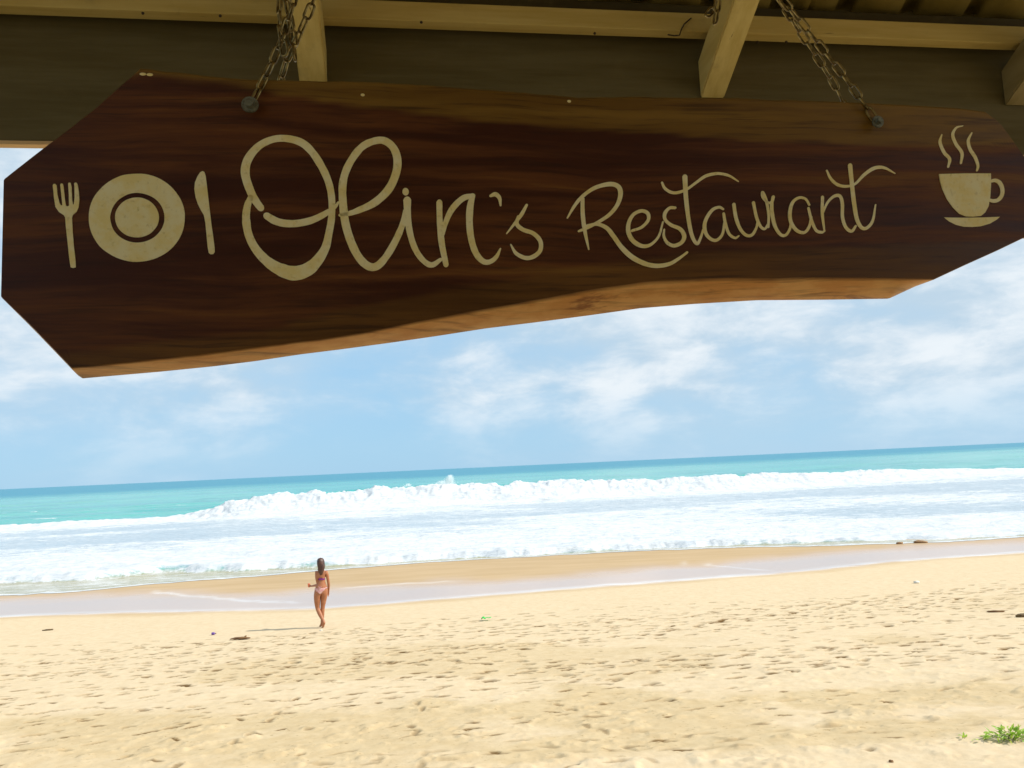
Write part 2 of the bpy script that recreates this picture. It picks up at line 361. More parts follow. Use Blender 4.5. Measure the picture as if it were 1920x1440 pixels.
# damp, scuffed areas (dark patches of turned sand)
dn = fbm(GX*.22, GY*.30, 51, 4)
damp = sst(.50, .60, dn+.10*sst(12.5, 8.0, GW)-.05)*sst(20, 14, GW)*.9
pe = curve([(0, 1345), (300, 1335), (700, 1330), (1000, 1275), (1280, 1300), (1500, 1290), (1920, 1268)])
pe2 = curve([(0, 1420), (400, 1440), (1000, 1436), (1200, 1420), (1500, 1405), (1750, 1395), (1920, 1385)])
jag = (fbm(GX*1.1, GY*1.1, 61, 4)-.5)*1.0
zone = (1-sst(-.35, .2, GY-pe(GX)-jag))*sst(-.25, .35, GY-pe2(GX)-jag*.6)
damp = np.maximum(damp*.75, zone*sst(.34, .52, fbm(GX*.6, GY*.8, 71, 4)+.06))
damp = np.clip(damp, 0, 1)*dry
RR = (ys > 6)[:, None]
g_me = grid_mesh(np.stack([GX, GY, GZ], -1))
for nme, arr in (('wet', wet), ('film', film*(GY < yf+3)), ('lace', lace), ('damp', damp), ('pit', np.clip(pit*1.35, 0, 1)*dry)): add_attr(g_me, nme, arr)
tag(link('sand', g_me, None, M_SAND), kind='structure')

# ------------------------------------------------------------------ sea with surf
offs = [0.0]
while offs[-1] < 2.4: offs.append(offs[-1]+.07)
while offs[-1] < 28: offs.append(offs[-1]+.30)
while offs[-1] < 78: offs.append(offs[-1]+.22)
while offs[-1] < 120: offs.append(offs[-1]+.6)
while offs[-1] < 9000: offs.append(offs[-1]*1.035)
offs = np.array(offs)
base_y = 35.0+offs
SX = fan(base_y, lambda y: .72*y+4, 9)
YT = C_THIN(SX[:1]) ; 
yth = C_THIN(SX)+(fbm(SX*.9, SX*0+.5, 13, 4)-.5)*.9
yfr = np.maximum(C_FRONT(SX)+(fbm(SX*.8, SX*0+2.5, 15, 5)-.5)*1.1, yth+.05)
SY = yth+offs[:, None]*np.ones_like(SX)
far_ = sst(60, 400, offs)[:, None]
SY = SY*(1-far_)+(base_y[:, None]+0*SX)*far_
o_f = SY-yfr                                   # distance behind the bore front
ground = prof(SX, SY)
CP = np.array([(x, 97+.22*x, h) for x, h in ((-400, .2), (-90, .25), (-59, .40), (-48, .42), (-44, .34), (-40, .36), (-36, .62), (-33, 1.45), (-31, 2.1), (-25, 2.11), (-17, 2.40), (-12, 2.40), (-8, 2.34), (-4, 2.05), (5, 2.10), (16, 1.55), (22, 1.71), (27, 1.69), (38, 1.52), (52, 1.38), (73, .75), (84, .5), (120, .3), (400, .2))])
_cx = np.linspace(CP[0, 0], CP[-1, 0], 1600); _gk = np.exp(-np.linspace(-2.2, 2.2, 15)**2); _gk /= _gk.sum()
_sm = lambda a: np.convolve(np.pad(np.interp(_cx, CP[:, 0], a), 7, 'edge'), _gk, 'valid')
CP = np.stack([_cx, _sm(CP[:, 1]), _sm(CP[:, 2])], -1)
ycr = np.interp(SX, CP[:, 0], CP[:, 1]); hcr = np.interp(SX, CP[:, 0], CP[:, 2])
ycr = 97+.22*SX+(fbm(SX*.16, SX*0+8, 19, 3)-.5)*.8
b = SY-ycr                                      # + seaward of the crest
lump = fbm(SX*.55, SY*.55, 23, 5, .55); lump2 = fbm(SX*1.9, SY*1.9, 27, 4, .55)
crest = np.where(b > 0, np.exp(-(b/(2.2+2.2*hcr))**2), np.exp(-(np.maximum(-b-.35, 0)/(1.35*hcr+.5))**2))
brk = crest*hcr*(1+.0*b)
front_face = sst(-6, -.5, b)*(1-sst(.0, 1.6, b))
swell = .16*np.sin((SY-.10*SX)*.45+3*vn(SX*.02, SY*.02, 4))*sst(88, 110, SY)*(1-sst(200, 500, SY))
swell = swell+(fbm(SX*.12, SY*.30, 41, 4)-.5)*.55*sst(4, 14, b)*(1-sst(300, 900, SY))
bore = .28*sst(-.05, .75, o_f)*(1-.65*sst(2, 16, o_f))*np.interp(SX, [-40, -20, 10, 18, 40], [.75, 1.1, 1., .55, .35])
inner = sst(-.12, .22, o_f)*(1-sst(-2, 2, b))
SZ = np.maximum(ground+.012, .02)*(1-sst(0, 6, o_f))+.06*sst(0, 6, o_f)
SZ = SZ+bore+brk+swell
SZ = SZ+(lump-.5)*(.16*inner+front_face*np.minimum(hcr, 1.6)*np.interp(SX, [10, 35], [.56, .3]))+(lump2-.5)*(.13*inner*(1-sst(6, 20, o_f)*.5)+front_face*np.minimum(hcr, 1.6)*np.interp(SX, [10, 35], [.36, .2]))
SZ = SZ-far_*0
foam = inner*np.clip(.57+.37*(1-sst(4, 15, o_f))+.10*(fbm(SX*.10, SY*.25, 45, 3)-.5)*2, 0, 1)
lav = sst(9, 17, o_f)*(1-sst(-16, -5, b))
foam = foam-.15*lav*inner*sst(.30, .62, fbm(SX*.05, SY*.12, 121, 3)+np.clip(-SX*.004, -.04, .12))-.34*np.exp(-((o_f-.35)/.5)**2)*sst(.42, .58, fbm(SX*.35, SY*.8, 99, 4))
foam = np.maximum(foam, sst(-9, -4.5, b)*(1-sst(-.25, .9, b-(lump-.5)*2.6*np.minimum(hcr, 1)))*np.interp(SX, [5, 45], [1, .84])*np.clip(hcr*2.2, .75, 1))
foam = np.maximum(foam, .55*np.exp(-(o_f/.3)**2))
# small whitecaps further out
caps = sst(.70, .76, fbm(SX*.10, SY*.35, 63, 3))*sst(2, 8, b)*(1-sst(60, 140, b))*.55
foam = np.maximum(foam, caps*sst(.5, .62, lump))
foam = np.where(o_f < 0, .50*np.exp(-((SY-yth-.15)/.22)**2)+.36+.18*fbm(SX*.8, SY*1.5, 77, 3), foam)
thin = (1-sst(-.1, .5, o_f))
milk = sst(-.2, 1.2, o_f)*(1-sst(-3, .5, b))*.95
deepv = sst(230, 620, SY+(fbm(SX*.004, SY*.01, 81, 3)-.5)*220+np.clip(-SX*.35, -260, 160))
s_me = grid_mesh(np.stack([SX, SY, SZ], -1))
for nme, arr in (('foam', np.clip(foam, 0, 1.05)), ('deep', deepv), ('thin', thin), ('milk', milk)): add_attr(s_me, nme, arr)
tag(link('sea', s_me, None, M_SEA), kind='structure')
# spray thrown up over the crest: thousands of droplets, one mass
sv, sf = [], []
def drop(p, r):
    k = len(sv); q = [Vector((0, 0, 1)), Vector((.94, 0, -.33)), Vector((-.47, .82, -.33)), Vector((-.47, -.82, -.33))]
    R = Matrix.Rotation(random.random()*6, 3, 'Z') @ Matrix.Rotation(random.random()*6, 3, 'X')
    for a in q: sv.append(Vector(p)+R @ (a*r))
    sf.extend([(k, k+1, k+2), (k, k+2, k+3), (k, k+3, k+1), (k+1, k+3, k+2)])
for px, py, top, wdt, n in ((838, 912, 1.75, 1.0, 9000), (824, 914, 1.1, 1.5, 4000), (762, 916, .85, .9, 2600), (750, 920, .7, 1.2, 900), (1050, 908, .6, 1.6, 900), (1200, 908, .5, 3, 900), (640, 926, .45, 3.5, 900), (960, 912, .4, 4, 900), (500, 934, .4, 2, 600), (1290, 900, .45, 2, 500)):
    c = at_z(px, py, 2.0); 
    for _ in range(n):
        t = random.random()**1.5; lean = .30*t*top
        drop((c[0]+random.gauss(0, wdt*(.55-.40*t))+lean, c[1]+random.gauss(0, .6), 1.75+t*top+random.gauss(0, .06)), random.uniform(.012, .045)*(1.25-.6*t))
tag(link('sea_spray', mesh(sv, sf, False), None, M_SPRAY), 'white spray thrown up over the crest of the breaking wave', 'spray', kind='stuff')

# ------------------------------------------------------------------ roof frame of the terrace
YW = math.radians(8.4)
E1 = np.array([math.cos(YW), math.sin(YW), 0]); E2 = np.array([-math.sin(YW), math.cos(YW), 0])
def frame(origin, yaw=YW): return Matrix.Translation(Vector(origin)) @ Matrix.Rotation(yaw, 4, 'Z')
MR = frame(EYE)                                    # local x along the eaves, y out to sea, z up from eye level
D0 = 2.30; SL = math.tan(math.radians(29)); S0, S1 = -3.4, 5.2; BACK = -3.2
roof = empty('terrace_roof', mw=MR)
tag(roof, 'sloping terrace roof of corrugated sheets on cream rafters above the signboard', 'roof')
def rpart(name, lo, hi, mat, bevel=.003, M=None):
    bm = bmesh.new(); box_bm(bm, lo, hi, M, bevel); me = from_bm(bm); o = link(name, me, roof, mat); return o
fa = rpart('fascia_board', (S0, D0, .982), (S1, D0+.024, 1.56), M_GREY)
tag(rpart('fascia_edge', (S0, D0-.002, .970), (S1, D0+.027, .9815), M_EDGE, .002), 'lower edge of the dark fascia, coloured pale as if lit')  # lit underside of the fascia, its brightness put into a pale strip
rpart('batten', (S0, D0-.085, 1.336), (S1, D0-.040, 1.397), M_CREAM)
rpart('upper_batten', (S0, D0-.06, 1.3985), (S1, D0-.012, 1.440), M_DARK)
RT = 1.281                                         # rafter top at the fascia
def rafter(s, wd, endx):
    bm = bmesh.new(); ycut = D0-.0015
    L = endx; pts = [(ycut, RT-.125), (ycut, RT), (L, RT+(ycut-L)*SL), (L, RT-.125+(ycut-L)*SL)]
    a = [bm.verts.new((s, y, z)) for y, z in pts]; c = [bm.verts.new((s+wd, y, z)) for y, z in pts]
    bm.faces.new(a); bm.faces.new(c[::-1])
    for i in range(4): bm.faces.new((a[i], c[i], c[(i+1) % 4], a[(i+1) % 4]))
    bmesh.ops.bevel(bm, geom=bm.edges[:], offset=.004, segments=2, affect='EDGES')
    return link('rafter', from_bm(bm), roof, M_RAFT)
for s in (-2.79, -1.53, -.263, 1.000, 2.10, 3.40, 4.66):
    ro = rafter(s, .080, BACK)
    if s == 2.10: ro.data.materials[0] = M_DKRAFT; ro['label'] = 'dull, darker rafter at the right end'
# corrugated sheets
PW = .236
def sheet(s0, s1, lift):
    xs = [s0]; k0 = math.floor((s0-.07)/PW)
    for k in range(k0, k0+int((s1-s0)/PW)+3):
        for q in (.070, .078, .150, .158, .164, .226, .232): 
            x = k*PW+q+.07
            if s0 < x < s1: xs.append(x)
    xs = np.array(sorted(xs+[s1])); ph = ((xs-.07) % PW); hgt = np.interp(ph, [0, .070, .078, .150, .158, .164, .226, .232, PW], [.062, .062, .062, .002, 0, 0, 0, .001, .062])
    hgt = np.interp(ph, [0, .004, .066, .082, .088, .222, .228, PW], [.062, .064, .064, .004, 0, 0, .004, .062])
    yy = np.array([D0+.012, D0-.4, 1.2, .2, -1.2, BACK-.1]); P = np.zeros((len(yy), len(xs), 3)); P[..., 0] = xs[None]; P[..., 1] = yy[:, None]
    P[..., 2] = 1.450+(D0-.02-P[..., 1])*SL+hgt[None]+lift
    o = link('roof_sheet', grid_mesh(P, False), roof, M_SHEET); m = o.modifiers.new('thick', 'SOLIDIFY'); m.thickness = .004; m.offset = 1
for k in range(9): sheet(S0+k*.944, S0+(k+1)*.944+.06, .006*(k % 2))
# nail heads, a bent wire hook in the batten
for px, py in ((268, 25), (413, 30), (1115, 63), (1420, 79), (1474, 79), (560, 50), (790, 42)):
    P = on_plane(px, py, EYE+E2*(D0-.085), E2); l = MR.inverted() @ Vector(P)
    bm = bmesh.new(); bmesh.ops.create_cone(bm, cap_ends=True, segments=10, radius1=.0045, radius2=.0035, depth=.003, matrix=Matrix.Translation((l.x, D0-.0865, l.z)) @ Matrix.Rotation(math.pi/2, 4, 'X'))
    link('nail', from_bm(bm, True), roof, M_RUST)
def tube(pts, r, seg=8, closed=False):
    pts = [Vector(p) for p in pts]; n = len(pts); V, Fc = [], []
    up = None
    for i, p in enumerate(pts):
        t = (pts[(i+1) % n]-pts[i-1]) if closed else (pts[min(i+1, n-1)]-pts[max(i-1, 0)])
        t.normalize()
        if up is None:
            up = Vector((0, 0, 1)) if abs(t.z) < .9 else Vector((1, 0, 0))
        a = (up-t*up.dot(t)).normalized(); b_ = t.cross(a); up = a
        rr = r[i] if hasattr(r, '__len__') else r
        for k in range(seg):
            an = 2*math.pi*k/seg; V.append(p+(a*math.cos(an)+b_*math.sin(an))*rr)
    for i in range(n if closed else n-1):
        j = (i+1) % n
        for k in range(seg): Fc.append((i*seg+k, i*seg+(k+1) % seg, j*seg+(k+1) % seg, j*seg+k))
    if not closed: Fc += [tuple(range(seg))[::-1], tuple(range((n-1)*seg, n*seg))]
    return V, Fc
hk = [MR.inverted() @ Vector(on_plane(px, py, EYE+E2*(D0-.092), E2)) for px, py in ((1296, 34), (1283, 45), (1278, 54), (1274, 66), (1264, 67), (1252, 65))]
link('wire_hook', mesh(*tube(hk, .0022)), roof, M_RUST)
# the terrace behind the camera: floor, rear wall, posts
deck = empty('terrace_deck', mw=frame((0, 0, 2.83))); tag(deck, 'timber terrace floor under the roof', 'deck')
for k in range(26):
    bm = bmesh.new(); box_bm(bm, (S0+.2, BACK+k*.205, -.04), (S1-.2, BACK+k*.205+.197, 0), None, .004); link('plank', from_bm(bm), deck, M_DECK)
bm = bmesh.new(); box_bm(bm, (S0+.25, BACK, -1.2), (S1-.25, BACK+5.2, -.045)); link('footing', from_bm(bm), deck, M_WALL)
bm = bmesh.new(); box_bm(bm, (S0, BACK-.12, 2.83-4.43), (S1, BACK+.0, RT+(D0-BACK)*SL-.02))
wl = link('restaurant_wall', from_bm(bm), None, M_WALL); wl.matrix_world = MR; tag(wl, 'plain limewashed rear wall of the terrace', 'wall')

# ------------------------------------------------------------------ the hanging signboard
YS = math.radians(9.4); DS = 1.45; TH = .055
N2 = np.array([-math.sin(YS), math.cos(YS), 0]); N1 = np.array([math.cos(YS), math.sin(YS), 0]); PS = EYE+N2*DS
MS = frame(PS, YS)
def sl(px, py, off=0.):                              # photo pixel on the board plane -> local (u, v)
    q = on_plane(px, py, PS+N2*off, N2)-PS; return np.array([q@N1, q[2]])
sign = empty('hanging_signboard', mw=MS)
tag(sign, 'long dark brown live-edge wooden signboard painted with cream script lettering, fork, plate, knife and cup', 'sign')
def sl_list(L, off=0.): return np.array([sl(*q, off) for q in L])
TOPC = sl_list([(7, 335), (100, 262), (180, 200), (245, 143), (262, 126), (285, 127), (330, 134), (400, 142), (480, 149), (600, 151), (700, 154), (800, 158), (960, 172), (1100, 181), (1200, 182), (1300, 183), (1400, 184), (1500, 187), (1600, 191), (1700, 196), (1800, 202), (1850, 209), (1875, 228), (1900, 262), (1925, 298), (1945, 325)])
BOTC = sl_list([(-2, 553), (40, 594), (90, 645), (133, 690), (160, 688), (230, 681), (300, 673), (380, 665), (450, 656), (600, 638), (700, 621), (780, 604), (860, 590), (920, 578), (1000, 564), (1100, 546), (1200, 531), (1300, 524), (1400, 522), (1500, 521), (1620, 522), (1752, 524), (1810, 497), (1870, 470), (1920, 446), (1948, 433)])
LOWB = sl_list([(150, 710), (300, 697), (400, 687), (480, 677), (560, 665), (640, 655), (730, 643), (820, 630), (910, 616), (1000, 605), (1100, 592), (1200, 578), (1300, 570), (1420, 563), (1550, 562), (1675, 560)], TH)
u0, u1 = TOPC[0, 0], TOPC[-1, 0]
us = np.unique(np.concatenate([np.linspace(u0, u1, 330), TOPC[[0, 4, 21], 0], BOTC[[3, 21], 0]]))
vt = np.interp(us, TOPC[:, 0], TOPC[:, 1])+(fbm(us*14, us*0, 91, 3)-.5)*.006*np.interp(us, [-.75, -.55, .85, .95], [0, 1, 1, 0])
vb = np.interp(us, BOTC[:, 0], BOTC[:, 1])+(fbm(us*12, us*0+4, 93, 3)-.5)*.004*np.interp(us, [-.75, -.6, .8, .9], [0, 1, 1, 0])
# back outline: chamfer cuts run straight through the slab, the live edge slopes down to the back
def line_ext(a, b_): return lambda u: a[1]+(u-a[0])*(b_[1]-a[1])/(b_[0]-a[0])
cl_, cr_ = line_ext(sl(4, 555, TH), sl(152, 709, TH)), line_ext(BOTC[25], BOTC[21])
lb = np.interp(us, LOWB[:, 0], LOWB[:, 1]); lb = np.where(us < LOWB[0, 0], LOWB[0, 1]-.02, lb); lb = np.where(us > LOWB[-1, 0], LOWB[-1, 1]-.001, lb)
vbb = np.minimum(np.maximum.reduce([lb, np.where(us < BOTC[5, 0], cl_(us), -9), np.where(us > BOTC[19, 0], cr_(us), -9)]), vb-.0005)
vtb = vt+.004*(fbm(us*9, us*0+9, 95, 3))
NR = 44; rows = []; sapR = []; edgR = []
sap_t = sl_list([(200, 150), (262, 138), (330, 146), (450, 160), (600, 186), (800, 215), (960, 230), (1100, 244), (1200, 250), (1300, 257), (1400, 262), (1500, 266), (1650, 272), (1800, 272), (1890, 268), (1945, 268)])
sap_b = sl_list([(60, 664), (109, 664), (200, 656), (286, 642), (400, 636), (493, 624), (573, 596), (650, 578), (745, 560), (830, 545), (917, 531), (1000, 516), (1100, 499), (1250, 480), (1431, 464), (1600, 460), (1757, 453), (1945, 450)])
st_, sb_ = np.interp(us, sap_t[:, 0], sap_t[:, 1]), np.interp(us, sap_b[:, 0], sap_b[:, 1])
st_ = st_+(fbm(us*5, us*0+1, 97, 4)-.5)*.014; sb_ = sb_+(fbm(us*5, us*0+6, 98, 4)-.5)*.014
def addrow(y, v, e): 
    rows.append(np.stack([us, np.full_like(us, y) if np.isscalar(y) else y, v], -1))
    sapR.append(np.maximum(sst(-.004, .004, v-st_), .38*sst(-.004, .006, sb_-v))); edgR.append(np.full_like(us, e))
R_ = .004
for k in range(NR+1):
    t = k/NR; v = (vt-R_)*(1-t)+(vb+R_*.4)*t
    addrow(0.0, v, 0.)
for t, e in ((0., 0.3), (.08, 1.), (.35, 1.), (.7, 1.), (1., 1.)):
    addrow(.002+t*(TH-.004), vb+(vbb-vb)*(t**.8), e)
for k in range(7): t = k/6; addrow(TH, vbb*(1-t)+vtb*t, .0)
for t in (.66, .33, .06): addrow(t*TH, vt+(vtb-vt)*t, .0)
P = np.stack(rows); P = np.concatenate([P, P[:1]]); sapR.append(sapR[0]); edgR.append(edgR[0])
bme = grid_mesh(P); add_attr(bme, 'sap', np.stack(sapR)); add_attr(bme, 'edge', np.stack(edgR))
bm = bmesh.new(); bm.from_mesh(bme); bmesh.ops.remove_doubles(bm, verts=bm.verts[:], dist=1e-6)
be = [e for e in bm.edges if e.is_boundary]; bmesh.ops.holes_fill(bm, edges=be, sides=0)
bmesh.ops.recalc_face_normals(bm, faces=bm.faces[:]); bm.to_mesh(bme); bm.free(); bme.shade_smooth(); bme.set_sharp_from_angle(angle=math.radians(35))
board = link('board', bme, sign, M_BOARD)
# paint: strokes traced as brushed ribbons, each a hair thicker than the last where they cross
LAY = [0]
def stroke_geo(V, Fc, pts, wd, conv):
    LAY[0] = (LAY[0]+1) % 9; y = -.0008-.00016*LAY[0]
    w_ = [wd]*len(pts) if np.isscalar(wd) else wd
    d = catmull([(*conv(*p), q) for p, q in zip(pts, np.interp(np.linspace(0, 1, len(pts)), np.linspace(0, 1, len(w_)), w_))], 9)
    t = np.gradient(d[:, :2], axis=0); t /= np.linalg.norm(t, axis=1)[:, None]+1e-9; nrm = np.stack([-t[:, 1], t[:, 0]], -1)
    h = d[:, 2:3]/2*(1+.10*(fbm(np.arange(len(d))[:, None]*.35, LAY[0]*7.0, 3, 2)-.5))
    c = d[:, :2]
    # round caps
    def cap(i, sg):
        r = h[i, 0]; a0 = math.atan2(nrm[i, 1], nrm[i, 0]); return [c[i]+r*.9*np.array([math.cos(a0+sg*a), math.sin(a0+sg*a)]) for a in np.linspace(0, math.pi, 7)[1:-1]]
    L_ = c+nrm*h; R2 = c-nrm*h; n = len(d); k = len(V)
    for a in list(L_)+list(R2): q = sl(*a); V.append((q[0], y, q[1]))
    for i in range(n-1): Fc.append((k+i, k+i+1, k+n+i+1, k+n+i))
    for i, sg in ((0, 1), (n-1, -1)):
        cp = cap(i, sg); m = len(V)
        for a in cp: q = sl(*a); V.append((q[0], y, q[1]))
        Fc.append((k+i, *range(m, m+len(cp)), k+n+i))
def finish(V, Fc):
    bm = bmesh.new(); vs = [bm.verts.new(v) for v in V]
    for f_ in Fc:
        try: bm.faces.new([vs[i] for i in f_])
        except ValueError: pass
    for f_ in bm.faces:
        f_.normal_update()
        if f_.normal.y > 0: f_.normal_flip()
    r = bmesh.ops.extrude_face_region(bm, geom=bm.faces[:])
    ev = [v for v in r['geom'] if isinstance(v, bmesh.types.BMVert)]
    for v in bm.verts:
        if v not in ev: v.co.y = .0003
    me = bpy.data.meshes.new('paint'); bmesh.ops.recalc_face_normals(bm, faces=bm.faces[:]); bm.to_mesh(me); bm.free(); return me
def letter(name, strokes, conv, label=None):
    V, Fc = [], []
    for s in strokes: stroke_geo(V, Fc, s[0], s[1], conv)
    o = link(name, finish(V, Fc), sign, M_PAINT)
    if label: o['label'] = label
def Z(ox, oy, sc):
    f_ = lambda x, y: (ox+x/sc, oy+y/sc); return f_
z4, z5, z6, z3 = Z(420, 220, 4), Z(860, 220, 4), Z(1320, 220, 3.2), Z(0, 240, 4)
letter('letter', [([(278, 682), (238, 628), (195, 545), (160, 425), (178, 320), (255, 222), (360, 168), (470, 160), (580, 190), (660, 260), (735, 375), (785, 490), (808, 610), (807, 750), (785, 880), (760, 980), (705, 1070), (630, 1140), (530, 1170), (430, 1145), (330, 1085), (240, 990), (185, 880), (166, 760), (176, 665), (200, 600)], [13, 14, 15, 16.5, 16, 14, 13, 13, 14, 14, 14, 13.5, 13, 13, 14, 16, 20, 25, 27, 24, 19, 16, 15.5, 15, 13, 10]),
                  ([(318, 738), (380, 775), (450, 795), (540, 797), (640, 778), (720, 745), (790, 705)], [13, 14, 13.5, 13.5, 13, 12, 10]), ([(800, 700), (835, 672), (858, 638)], [8, 6, 4])], z4)
letter('letter', [([(868, 735), (920, 727), (1000, 702), (1130, 640), (1235, 540), (1290, 420), (1300, 315), (1270, 230), (1210, 180), (1140, 176), (1050, 212), (980, 285), (918, 395), (890, 510), (893, 650), (912, 800), (955, 940), (1015, 1055), (1085, 1118), (1150, 1115), (1220, 1040), (1290, 920), (1340, 800), (1362, 700)], [5, 8, 11, 14, 15, 15, 15, 14, 13.5, 13, 13, 13.5, 14, 14.5, 15, 15, 15, 15, 15, 14, 13, 13, 11, 9])], z4)
letter('letter', [([(1374, 622), (1378, 760), (1400, 890), (1440, 1000), (1500, 1080), (1560, 1108), (1625, 1068)], [14.5, 12.5, 11.5, 11, 10, 10, 7]), ([(1361, 552), (1363, 566)], [11.5, 12])], z4)
letter('letter', [([(1615, 638), (1618, 780), (1632, 940), (1665, 1108)], [11, 11, 11.5, 10]), ([(1640, 880), (1662, 790), (1710, 690), (1790, 610), (1868, 590)], [7, 9.5, 11, 11, 9]), ([(1864, 588), (1845, 680), (1841, 800), (1856, 920), (1890, 1020), (1940, 1078), (1990, 1085), (2040, 1050), (2073, 985)], [10, 12.5, 12.5, 12, 11.5, 10.5, 9, 8, 3])], z4)
letter('apostrophe', [([(238, 590), (275, 578), (305, 605), (314, 662)], [5, 8, 7, 3.5])], z5)
letter('letter', [([(510, 658), (470, 730), (425, 790), (360, 872)], [5, 7, 5.5, 2.5]), ([(448, 745), (436, 800), (480, 842), (560, 872), (612, 930), (610, 1000), (560, 1045), (500, 1055), (430, 1020), (390, 955)], [6, 7.5, 7.5, 7.5, 8, 8, 8, 7.5, 6.5, 2.5])], z5)
letter('letter', [([(815, 755), (870, 662), (930, 592), (1020, 530), (1130, 502), (1195, 520), (1213, 575), (1190, 655), (1130, 730), (1040, 790), (960, 830), (900, 855)], [3, 6, 6.5, 7, 8, 8.5, 8.5, 7.5, 7, 6, 6, 4]),
                  ([(928, 610), (930, 730), (945, 850), (975, 992)], [7, 7.5, 7, 2.5]), ([(960, 815), (1040, 803), (1110, 832), (1160, 892), (1220, 975), (1300, 1050), (1400, 1100), (1490, 1115), (1580, 1100), (1650, 1060), (1712, 1014)], [5, 6, 7.5, 8, 8.5, 9, 8.5, 8, 7, 5.5, 4.5])], z5)
letter('letter', [([(1298, 852), (1370, 826), (1420, 772), (1416, 722), (1370, 703), (1310, 730), (1275, 792), (1272, 860), (1300, 920), (1350, 958), (1400, 968), (1450, 948), (1500, 890), (1531, 785)], [4.5, 5.5, 6, 6.5, 6, 6.5, 7, 8, 8, 7.5, 6.5, 5.5, 4.5, 3])], z5)
letter('letter', [([(1622, 680), (1580, 682), (1546, 720), (1547, 768), (1590, 808), (1660, 840), (1690, 892), (1670, 940), (1612, 964), (1562, 940), (1537, 892), (1540, 842)], [5, 5.5, 6.5, 6, 6, 7, 7.5, 7, 6.5, 5.5, 4.5, 3])], z5)
letter('letter', [([(1696, 445), (1704, 600), (1724, 770), (1750, 890), (1786, 948), (1812, 908), (1838, 830)], [9.5, 8, 7.5, 7, 6, 5, 4]), ([(1524, 490), (1545, 532), (1590, 562), (1640, 565), (1710, 540), (1780, 490), (1850, 442), (1920, 424), (1968, 424), (2030, 440), (2098, 482)], [4, 5, 5.5, 5.5, 5, 5, 6, 5.5, 5, 4.5, 2])], z5)
letter('letter', [([(115, 552), (90, 540), (50, 556), (15, 605), (2, 655), (15, 705), (48, 735), (80, 735), (110, 700), (122, 630)], [4, 5, 6, 6.5, 7, 6.5, 6, 5.5, 5, 4]), ([(117, 578), (128, 640), (150, 700), (185, 724), (208, 712)], [5, 5.5, 5, 4.5, 3])], z6)
letter('letter', [([(178, 522), (190, 600), (215, 668), (252, 708), (288, 705), (314, 660), (322, 612)], [6, 6.5, 6, 5.5, 5.5, 4.5, 3.5]), ([(295, 512), (314, 600), (338, 655), (364, 670), (384, 640)], [5.5, 5.5, 5, 4.5, 4])], z6)
letter('letter', [([(384, 660), (386, 585), (372, 500), (350, 450), (350, 478), (378, 510), (404, 512), (414, 478)], [4, 4.5, 5, 4.5, 4, 4, 5, 6]), ([(404, 508), (406, 575), (425, 655), (456, 703), (488, 708), (513, 670), (522, 622)], [6, 7, 6, 5.5, 5, 4.5, 3.5])], z6)
letter('letter', [([(630, 527), (608, 492), (568, 484), (530, 512), (514, 570), (520, 630), (555, 680), (600, 692), (630, 655), (642, 600)], [3.5, 4, 5, 6, 6.5, 6.5, 6, 5.5, 5, 4]), ([(626, 545), (645, 620), (672, 678), (706, 690), (724, 680)], [5, 5.5, 5.5, 5, 3])], z6)
letter('letter', [([(710, 478), (709, 580), (722, 684)], [5.5, 5.5, 3]), ([(712, 575), (740, 512), (780, 474), (815, 474), (829, 520), (830, 600), (850, 660), (884, 684), (910, 652)], [3.5, 4.5, 5.5, 6, 6, 6, 6, 5.5, 4])], z6)
letter('letter', [([(875, 288), (886, 400), (900, 520), (916, 610), (942, 660), (974, 665), (1010, 622), (1028, 525)], [8, 7.5, 7.5, 7, 6.5, 6, 5, 2.5]), ([(735, 320), (760, 370), (800, 405), (850, 415), (905, 400), (960, 345), (1020, 306), (1080, 304), (1145, 338)], [3, 5, 5.5, 5, 4.5, 6, 6.5, 5, 1.5])], z6)
def outline(name, polys, conv, strokes=(), smooth=True):
    V, Fc = [], []
    for pl in polys:
        LAY[0] = (LAY[0]+1) % 9; y = -.0008-.00016*LAY[0]; k = len(V)
        for p in pl: q = sl(*conv(*p)); V.append((q[0], y, q[1]))
        Fc.append(tuple(range(k, k+len(pl))))
    for s in strokes: stroke_geo(V, Fc, s[0], s[1], conv)
    return link(name, finish(V, Fc), sign, M_PAINT)
outline('painted_fork', [[(398, 432), (404, 422), (416, 421), (426, 432), (432, 500), (446, 560), (458, 582), (470, 582), (462, 500), (454, 428), (460, 418), (472, 420), (478, 440), (488, 540), (496, 584), (508, 590), (520, 584), (518, 500), (513, 420), (520, 411), (531, 413), (538, 440), (542, 540), (548, 576), (556, 574), (562, 520), (560, 440), (558, 418), (566, 411), (576, 412), (583, 425), (592, 480), (596, 540), (590, 595), (575, 630), (548, 652), (541, 672), (546, 780), (556, 900), (568, 1000), (569, 1046), (550, 1051), (532, 1046), (522, 980), (508, 850), (496, 740), (491, 672), (480, 655), (445, 632), (418, 594), (408, 530), (402, 470)]], z3)
def ring(cx, cy, rx, ry, n, sd_): return [(cx+rx*(1+.018*(vn(i*.35, sd_, 2)-.5))*math.cos(2*math.pi*i/n), cy+ry*(1+.018*(vn(i*.35, sd_+9, 2)-.5))*math.sin(2*math.pi*i/n)) for i in range(n)]
V, Fc = [], []; NN = 72
for a, c in zip(ring(1026, 674, 361, 331, NN, 1), ring(1031, 674, 204, 187, NN, 3)):
    for p in (a, c): q = sl(*z3(*p)); V.append((q[0], -.0012, q[1]))
for i in range(NN): j = (i+1) % NN; Fc.append((2*i, 2*j, 2*j+1, 2*i+1))
k = len(V)
for p in ring(1028, 672, 164, 150, NN, 6): q = sl(*z3(*p)); V.append((q[0], -.0012, q[1]))
Fc.append(tuple(range(k, k+NN)))
